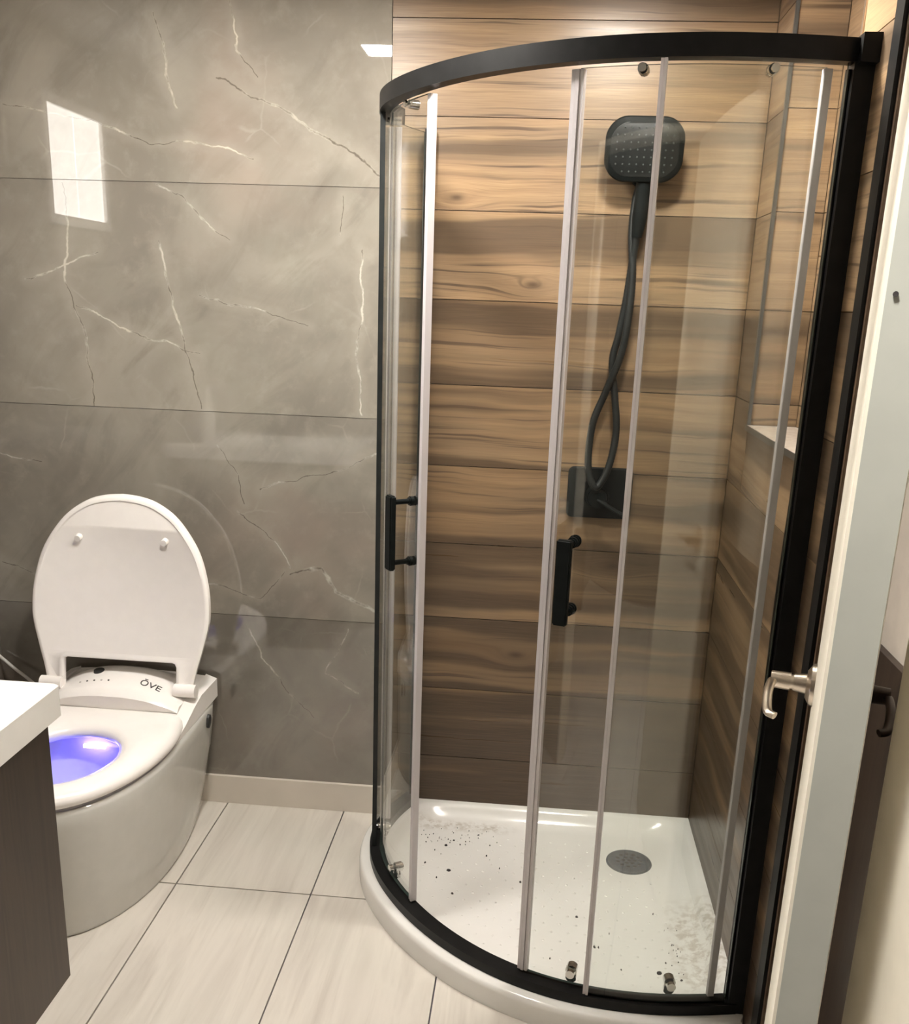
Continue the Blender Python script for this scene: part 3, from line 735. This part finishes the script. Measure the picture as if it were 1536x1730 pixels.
# seat ring
bm = bmesh.new(); prof = []
def seat_out(off, z): return tring(.240 + off, -.800 - off, -.235 + off * .5, .205 + off, -.42, z)
def seat_in(off, z): return oring(.128 - off, .168 - off, .150 - off, -.535, z)
R_ = [seat_in(-.006, .374), seat_in(0, .380), seat_in(.001, .392), seat_in(-.007, .402), seat_in(-.024, .4085)]
def lerp_ring(a, b, t, z): return [(a[i][0] + (b[i][0] - a[i][0]) * t, a[i][1] + (b[i][1] - a[i][1]) * t, z) for i in range(128)]
so, si = seat_out(0, 0), seat_in(0, 0)
R_ += [lerp_ring(si, so, .5, .411), lerp_ring(si, so, .78, .409), seat_out(-.012, .405), seat_out(-.003, .397), seat_out(0, .388), seat_out(-.003, .378), seat_out(-.010, .373)]
V_ = loft(bm, R_, False, False)
for k in range(128): bm.faces.new((V_[-1][k], V_[-1][(k + 1) % 128], V_[0][(k + 1) % 128], V_[0][k]))
finish('seat', bm, seat_plastic, toilet, 60)
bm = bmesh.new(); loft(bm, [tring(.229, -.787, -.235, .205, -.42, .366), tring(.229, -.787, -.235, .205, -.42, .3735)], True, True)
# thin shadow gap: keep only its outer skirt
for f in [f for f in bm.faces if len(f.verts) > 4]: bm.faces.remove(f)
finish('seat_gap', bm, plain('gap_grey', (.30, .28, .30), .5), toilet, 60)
# bidet console behind the seat
bm = bmesh.new(); NU, NV = 28, 16; grid = []
def cons(p, q):
    """console top: p across (-1..1), q from the back (0) to the front lip (1)"""
    arch = 1 - abs(p) ** 2.4; t = min(1, q / .5); sh = .15 + .85 * (3 * t * t - 2 * t ** 3)
    if q > .5: sh *= 1 - .38 * ((q - .5) / .5)
    return (TX + p * (.205 - .012 * q), -.020 - .242 * q - .012 * q * arch, .422 + .066 * arch * sh + .006 * (1 - q))
def cons_at(x, y):
    q = .5
    for _ in range(12):
        p = max(-1, min(1, (x - TX) / (.205 - .012 * q))); q = max(0, min(1, (-.020 - y) / (.242 + .012 * (1 - abs(p) ** 2.4))))
    return cons(p, q)[2]
for v in range(NV + 1):
    row = []
    for u in range(NU + 1):
        x, y, z = cons(-1 + 2 * u / NU, v / NV)
        row.append((x, y, z - (.012 if v == NV else 0)))
    grid.append(row)
top = [[bm.verts.new(p) for p in r] for r in grid]
for a, b in zip(top, top[1:]):
    for k in range(NU): bm.faces.new((a[k], a[k + 1], b[k + 1], b[k]))
base = []
per = top[0] + [r[-1] for r in top[1:]] + top[-1][-2::-1] + [r[0] for r in top[-2:0:-1]]
low = [bm.verts.new((v.co.x, v.co.y + (.025 if v.co.y < -.24 else 0), .3665)) for v in per]
for k in range(len(per)): bm.faces.new((per[k], low[k], low[(k + 1) % len(low)], per[(k + 1) % len(per)]))
bm.faces.new(low)
console = finish('console', bm, seat_plastic, toilet, 42)
for s in (-1, 1):
    bm = bmesh.new(); xa, xb = TX + s * .196, TX + s * .229
    prof = [(-.02, .3662), (-.02, .435), (-.16, .437), (-.22, .424), (-.30, .400), (-.365, .386), (-.372, .3662)]
    A = [bm.verts.new((xa, y, z)) for y, z in prof]; B = [bm.verts.new((xb, y, z - (.012 if z > .37 else 0))) for y, z in prof]
    for k in range(len(prof)): bm.faces.new((A[k], A[(k + 1) % len(prof)], B[(k + 1) % len(prof)], B[k]))
    bm.faces.new(A); bm.faces.new(B[::-1])
    finish('side_wing', bm, seat_plastic, toilet, 40, .004, 2)
    bm = bmesh.new(); cyl(bm, (TX + s * .165, -.200, .452), (TX + s * .228, -.200, .452), .019, n=24); finish('hinge', bm, seat_plastic, toilet, 40, .004, 2)
def cons_z(x, y): return (x, y, cons_at(x, y))
bm = bmesh.new(); p = cons_z(TX - .070, -.165)
cyl(bm, (p[0], p[1], p[2] - .004), (p[0], p[1] - .001, p[2] + .003), .016, .015, 24)
finish('sensor', bm, ink, console, 40)
for i in range(5):
    p = cons_z(TX - .105 + i * .021, -.215); bm = bmesh.new()
    cyl(bm, (p[0], p[1], p[2] - .003), (p[0], p[1] - .0006, p[2] + .0012), .0028, n=10); finish('icon', bm, ink_pale if i in (0, 3) else ink, console)
# maker's lettering on the console
def text_mesh(s, size):
    cu = bpy.data.curves.new('t', 'FONT'); cu.body = s; cu.size = size; cu.align_x = 'CENTER'; cu.align_y = 'CENTER'; cu.extrude = .0006
    o = bpy.data.objects.new('t', cu); C.objects.link(o); dg = bpy.context.evaluated_depsgraph_get()
    me = bpy.data.meshes.new_from_object(o.evaluated_get(dg)); bpy.data.objects.remove(o); bpy.data.curves.remove(cu); return me
me = text_mesh('\u014cVE', .034)
tcx, tcy = TX + .100, -.212
for v in me.vertices:
    x, y = tcx + v.co.x, tcy + v.co.y - .10 * v.co.x
    v.co = (x, y, cons_at(x, y) + .0004 + (.0008 if v.co.z > 0 else 0))
me.materials.clear(); lt = link('lettering', me, console, ink)
bm = bmesh.new(); cyl(bm, (TX + .2275, -.12, .327), (TX + .2365, -.12, .326), .015, .014, 24)
for v in bm.verts: v.co.z = .3265 + (v.co.z - .3265) * 1.5
finish('side_button', bm, ink, toilet, 40)
# raised lid
LE = math.radians(9.5)
half = [(.213, 0), (.222, .05), (.238, .11), (.255, .18), (.259, .23), (.253, .30), (.232, .38), (.20, .44), (.155, .495), (.10, .531), (.05, .546), (0, .551)]
hv = catmull([(a, b, 0) for a, b in half], 5)
nw, nh = .166, .083
outl = [(p.x, p.y) for p in hv] + [(-p.x, p.y) for p in hv[-2::-1]] + [(-nw - .012, 0), (-nw, .004), (-nw, nh - .012), (-nw + .004, nh - .003), (-nw + .012, nh), (nw - .012, nh), (nw - .004, nh - .003), (nw, nh - .012), (nw, .004), (nw + .012, 0)]
def lidp(x, h, d): # d towards the room
    return Vector((TX + x, -.188 + h * math.sin(LE) - d * math.cos(LE), .445 + h * math.cos(LE) - d * math.sin(LE)))
bm = bmesh.new(); N = len(outl)
def inset(d):
    out = []
    for i in range(N):
        a = Vector(outl[i - 1]); b = Vector(outl[i]); c = Vector(outl[(i + 1) % N])
        t = ((b - a).normalized() + (c - b).normalized()); t = t.normalized() if t.length > 1e-6 else (c - b).normalized()
        nrm = Vector((-t.y, t.x)); out.append((b.x + nrm.x * d, b.y + nrm.y * d))
    return out
lay = [(inset(.006), -.016), (inset(0), -.010), (inset(0), .006), (inset(.004), .010), (inset(.012), .0105), (inset(.016), .007)]
V_ = []
for pts, d in lay: V_.append([bm.verts.new(lidp(x, h, d)) for x, h in pts])
for a, b in zip(V_, V_[1:]):
    for k in range(N): bm.faces.new((a[k], a[(k + 1) % N], b[(k + 1) % N], b[k]))
from mathutils.geometry import tessellate_polygon
for ring, pts in ((V_[0], lay[0][0]), (V_[-1], lay[-1][0])):
    for t3 in tessellate_polygon([[Vector((x, h, 0)) for x, h in pts]]):
        try: bm.faces.new([ring[i] for i in t3])
        except ValueError: pass
lid = finish('lid', bm, seat_plastic, toilet, 45)
for x in (-.120, .130):
    bm = bmesh.new(); cyl(bm, lidp(x, .43, .006), lidp(x, .43, .022), .0105, .009, 20); finish('bumper', bm, seat_plastic, lid, 40, .003, 2)
# night light inside the bowl
bm = bmesh.new(); cyl(bm, (TX - .03, -.372, .345), (TX + .03, -.372, .345), .006, n=10)
nl = finish('night_light', bm, led_blue, toilet, 60); nl['label'] = 'blue glowing night light'
cord_p = catmull([(-2.134, -.02, .452), (-2.08, -.03, .415), (-2.02, -.035, .37), (-1.99, -.03, .31), (-1.985, -.02, .22), (-1.975, -.02, .12), (-1.96, -.03, .007)], 8)
bm = bmesh.new(); tube(bm, cord_p, .0048, 8)
tag(finish('power_cord', bm, cord_white, None, 60), 'white power cord sagging from the left wall behind the toilet lid', 'cord')

# ------------------------------------------------------------ vanity
VX0, VX1, VY0, VY1, VB, VT = -2.085, -1.288, YW + .003, -1.323, .378, .868
van = empty('vanity_cabinet', (-1.68, -1.58, VB)); tag(van, 'dark brown wood wall hung vanity cabinet under a white sink top', 'cabinet')
boxo('carcass', VX0, VX1 - .018, VY0, VY1 - .018, VB, VT, dark_wood, van)
boxo('side_panel', VX1 - .018, VX1, VY0, VY1, VB, VT, dark_wood, van, .001, 1)
for a, b in ((VX0, (VX0 + VX1) / 2 - .012), ((VX0 + VX1) / 2 - .008, VX1 - .02)):
    dpo = boxo('door', a + .001, b, VY1 - .0178, VY1, VB + .002, VT - .002, dark_wood, van, .001, 1)
    bm = bmesh.new(); xx = b - .03 if a < -1.9 else a + .03
    tube(bm, catmull([(xx, VY1 + .0005, .62), (xx, VY1 + .025, .63), (xx, VY1 + .025, .74), (xx, VY1 + .0005, .75)], 4), .005, 8); finish('handle', bm, black_metal, dpo, 50)
top = empty('washbasin', (-1.68, -1.58, VT)); tag(top, 'white sink top with rectangular basin on the dark vanity cabinet', 'sink')
bm = bmesh.new(); X0, X1, Y0, Y1, ZB, ZC = -2.098, -1.272, YW + .001, -1.305, VT + .001, .925
bx0, bx1, by0, by1 = -1.93, -1.43, -1.70, -1.37
def rr(x0, x1, y0, y1, r, z, n=6):
    o = []
    for (cx, cy, a0) in ((x1 - r, y1 - r, 0), (x0 + r, y1 - r, 90), (x0 + r, y0 + r, 180), (x1 - r, y0 + r, 270)):
        for k in range(n + 1): a = math.radians(a0 + 90 * k / n); o.append((cx + r * math.cos(a), cy + r * math.sin(a), z))
    return o
loft(bm, [rr(X0, X1, Y0, Y1, .004, ZB), rr(X0, X1, Y0, Y1, .004, ZC - .004), rr(X0 + .004, X1 - .004, Y0 + .004, Y1 - .004, .004, ZC), rr(bx0, bx1, by0, by1, .03, ZC), rr(bx0 + .006, bx1 - .006, by0 + .006, by1 - .006, .03, ZC - .006), rr(bx0 + .02, bx1 - .02, by0 + .02, by1 - .02, .04, ZC - .05), rr(bx0 + .05, bx1 - .05, by0 + .04, by1 - .04, .04, ZC - .053)])
finish('countertop', bm, plain('basin_white', (.86, .85, .83), .12, var=.01), top, 40)
bm = bmesh.new(); tr_ = bmesh.ops.create_circle(bm, segments=24, radius=.013); 
outer = list(bm.verts); inn = [bm.verts.new(v.co * .80) for v in outer]
for v in outer + inn: v.co += Vector((-1.363, -1.362, ZC + .0004))
for k in range(24): bm.faces.new((outer[k], outer[(k + 1) % 24], inn[(k + 1) % 24], inn[k]))
ro = finish('ring_mark', bm, ink, top)
bm = bmesh.new(); fx, fy = -1.637, -1.735
cyl(bm, (fx, fy, ZC + .0003), (fx, fy, ZC + .008), .028, .027, 28); cyl(bm, (fx, fy, ZC + .008), (fx, fy, ZC + .15), .021, .021, 28)
fa = empty('faucet', (fx, fy, ZC)); tag(fa, 'matte black single hole faucet on the white sink top', 'faucet')
finish('column', bm, black_satin, fa, 40, .002, 2)
bm = bmesh.new(); box(bm, fx - .016, fx + .016, fy, fy + .15, ZC + .105, ZC + .125); finish('spout', bm, black_satin, fa, 40, .004, 2)
bm = bmesh.new(); cyl(bm, (fx, fy, ZC + .15), (fx, fy, ZC + .185), .022, .023, 24); box(bm, fx - .009, fx + .009, fy - .01, fy + .07, ZC + .178, ZC + .186); finish('lever', bm, black_satin, fa, 40, .002, 1)
# dark bottle and soap pump at the far end of the vanity
bx, by = -2.01, -1.40
bo_ = empty('perfume_bottle', (bx, by, ZC)); tag(bo_, 'tapered dark bottle with black cap on the end of the vanity top', 'bottle')
bm = bmesh.new(); cyl(bm, (bx, by, ZC + .0003), (bx, by, ZC + .010), .052, .050, 24); loft(bm, [[(bx + r * math.cos(t) * 1.0, by + r * .7 * math.sin(t), ZC + z) for t in [2 * math.pi * k / 24 for k in range(24)]] for z, r in ((.0095, .034), (.02, .036), (.07, .034), (.11, .027), (.135, .018), (.142, .015))])
finish('glass_body', bm, plain('smoked_glass', (.05, .04, .04), .1), bo_, 50)
bm = bmesh.new(); cyl(bm, (bx, by, ZC + .1415), (bx, by, ZC + .185), .02, .019, 20); finish('cap', bm, black_satin, bo_, 40, .002, 2)
sx_, sy_ = -2.0, -1.60
sp = empty('soap_pump', (sx_, sy_, ZC)); tag(sp, 'white foaming soap pump bottle standing on the vanity top', 'soap dispenser')
bm = bmesh.new(); loft(bm, [[(sx_ + r * math.cos(t), sy_ + r * math.sin(t), ZC + z) for t in [2 * math.pi * k / 24 for k in range(24)]] for z, r in ((.0003, .030), (.004, .033), (.10, .033), (.125, .027), (.135, .018), (.15, .018))])
finish('bottle_body', bm, white_plastic, sp, 50)
bm = bmesh.new(); cyl(bm, (sx_, sy_, ZC + .15), (sx_, sy_, ZC + .168), .024, .024, 24); cyl(bm, (sx_, sy_, ZC + .168), (sx_, sy_, ZC + .205), .009, n=12); cyl(bm, (sx_, sy_, ZC + .20), (sx_, sy_, ZC + .215), .018, .016, 20); box(bm, sx_ + .01, sx_ + .052, sy_ - .007, sy_ + .007, ZC + .203, ZC + .214)
finish('pump', bm, white_plastic, sp, 40, .001, 1)

# ------------------------------------------------------------ bathroom door, standing open towards the right-hand wall
N_ = Vector((-.2655, -1.921, 0)); F_ = Vector((-.0745, -1.272, 0)); dd = (F_ - N_).normalized(); nn = Vector((dd.y, -dd.x, 0)); DL = (F_ - N_).length; TH = .040
door = empty('door_1', N_); tag(door, 'white painted bathroom door standing open edge on at the right', 'door', kind='structure')
def dpt(s, t, z): return N_ + dd * s + nn * t + Vector((0, 0, z))
def dbox(bm, s0, s1, t0, t1, z0, z1, mi=0):
    v = [bm.verts.new(dpt(s, t, z)) for s in (s0, s1) for t in (t0, t1) for z in (z0, z1)]
    for a in ((0, 1, 3, 2), (4, 6, 7, 5), (0, 4, 5, 1), (2, 3, 7, 6), (0, 2, 6, 4), (1, 5, 7, 3)): bm.faces.new([v[i] for i in a]).material_index = mi
bm = bmesh.new(); dbox(bm, .0004, DL, 0, TH, .012, 1.972); finish('leaf', bm, door_cream, door, 40, .003, 2)
bm = bmesh.new(); dbox(bm, -.0006, .001, .003, TH - .001, .014, 1.97); finish('edge_strip', bm, door_paint, door, None)
bm = bmesh.new(); a = dpt(-.0012, .010, 1.556); cyl(bm, a, a - dd * .001, .0022, n=10); finish('screw_hole', bm, chip_dark, door)
ZL = 1.018; SB = DL - .075
def lever(side, mat):
    t0 = 0 if side < 0 else TH; k = side
    bm = bmesh.new(); a = dpt(SB, t0, ZL); n = nn * k
    cyl(bm, a + n * .0002, a + n * .006, .032, .031, 32); cyl(bm, a + n * .006, a + n * .012, .029, .020, 32); cyl(bm, a + n * .012, a + n * .030, .015, .0125, 24)
    cyl(bm, a + n * .030, a + n * .034, .011, n=24); cyl(bm, a + n * .034, a + n * .062, .0135, .0125, 24)
    pts = [a + n * .056, a + n * .060 - dd * .014 + Vector((0, 0, .001)), a + n * .062 - dd * .05 + Vector((0, 0, -.002)), a + n * .060 - dd * .085 + Vector((0, 0, -.010)), a + n * .056 - dd * .104 + Vector((0, 0, -.013)), a + n * .047 - dd * .110 + Vector((0, 0, -.014))]
    tube(bm, catmull(pts, 6), .0068, 12, flat=.7)
    o = finish('lever_handle', bm, mat, door, 50); return o
lever(-1, nickel)['label'] = 'brushed nickel lever handle'
lever(1, nickel_shaded)['label'] = 'nickel lever handle on the wall side, coloured dark for shade'
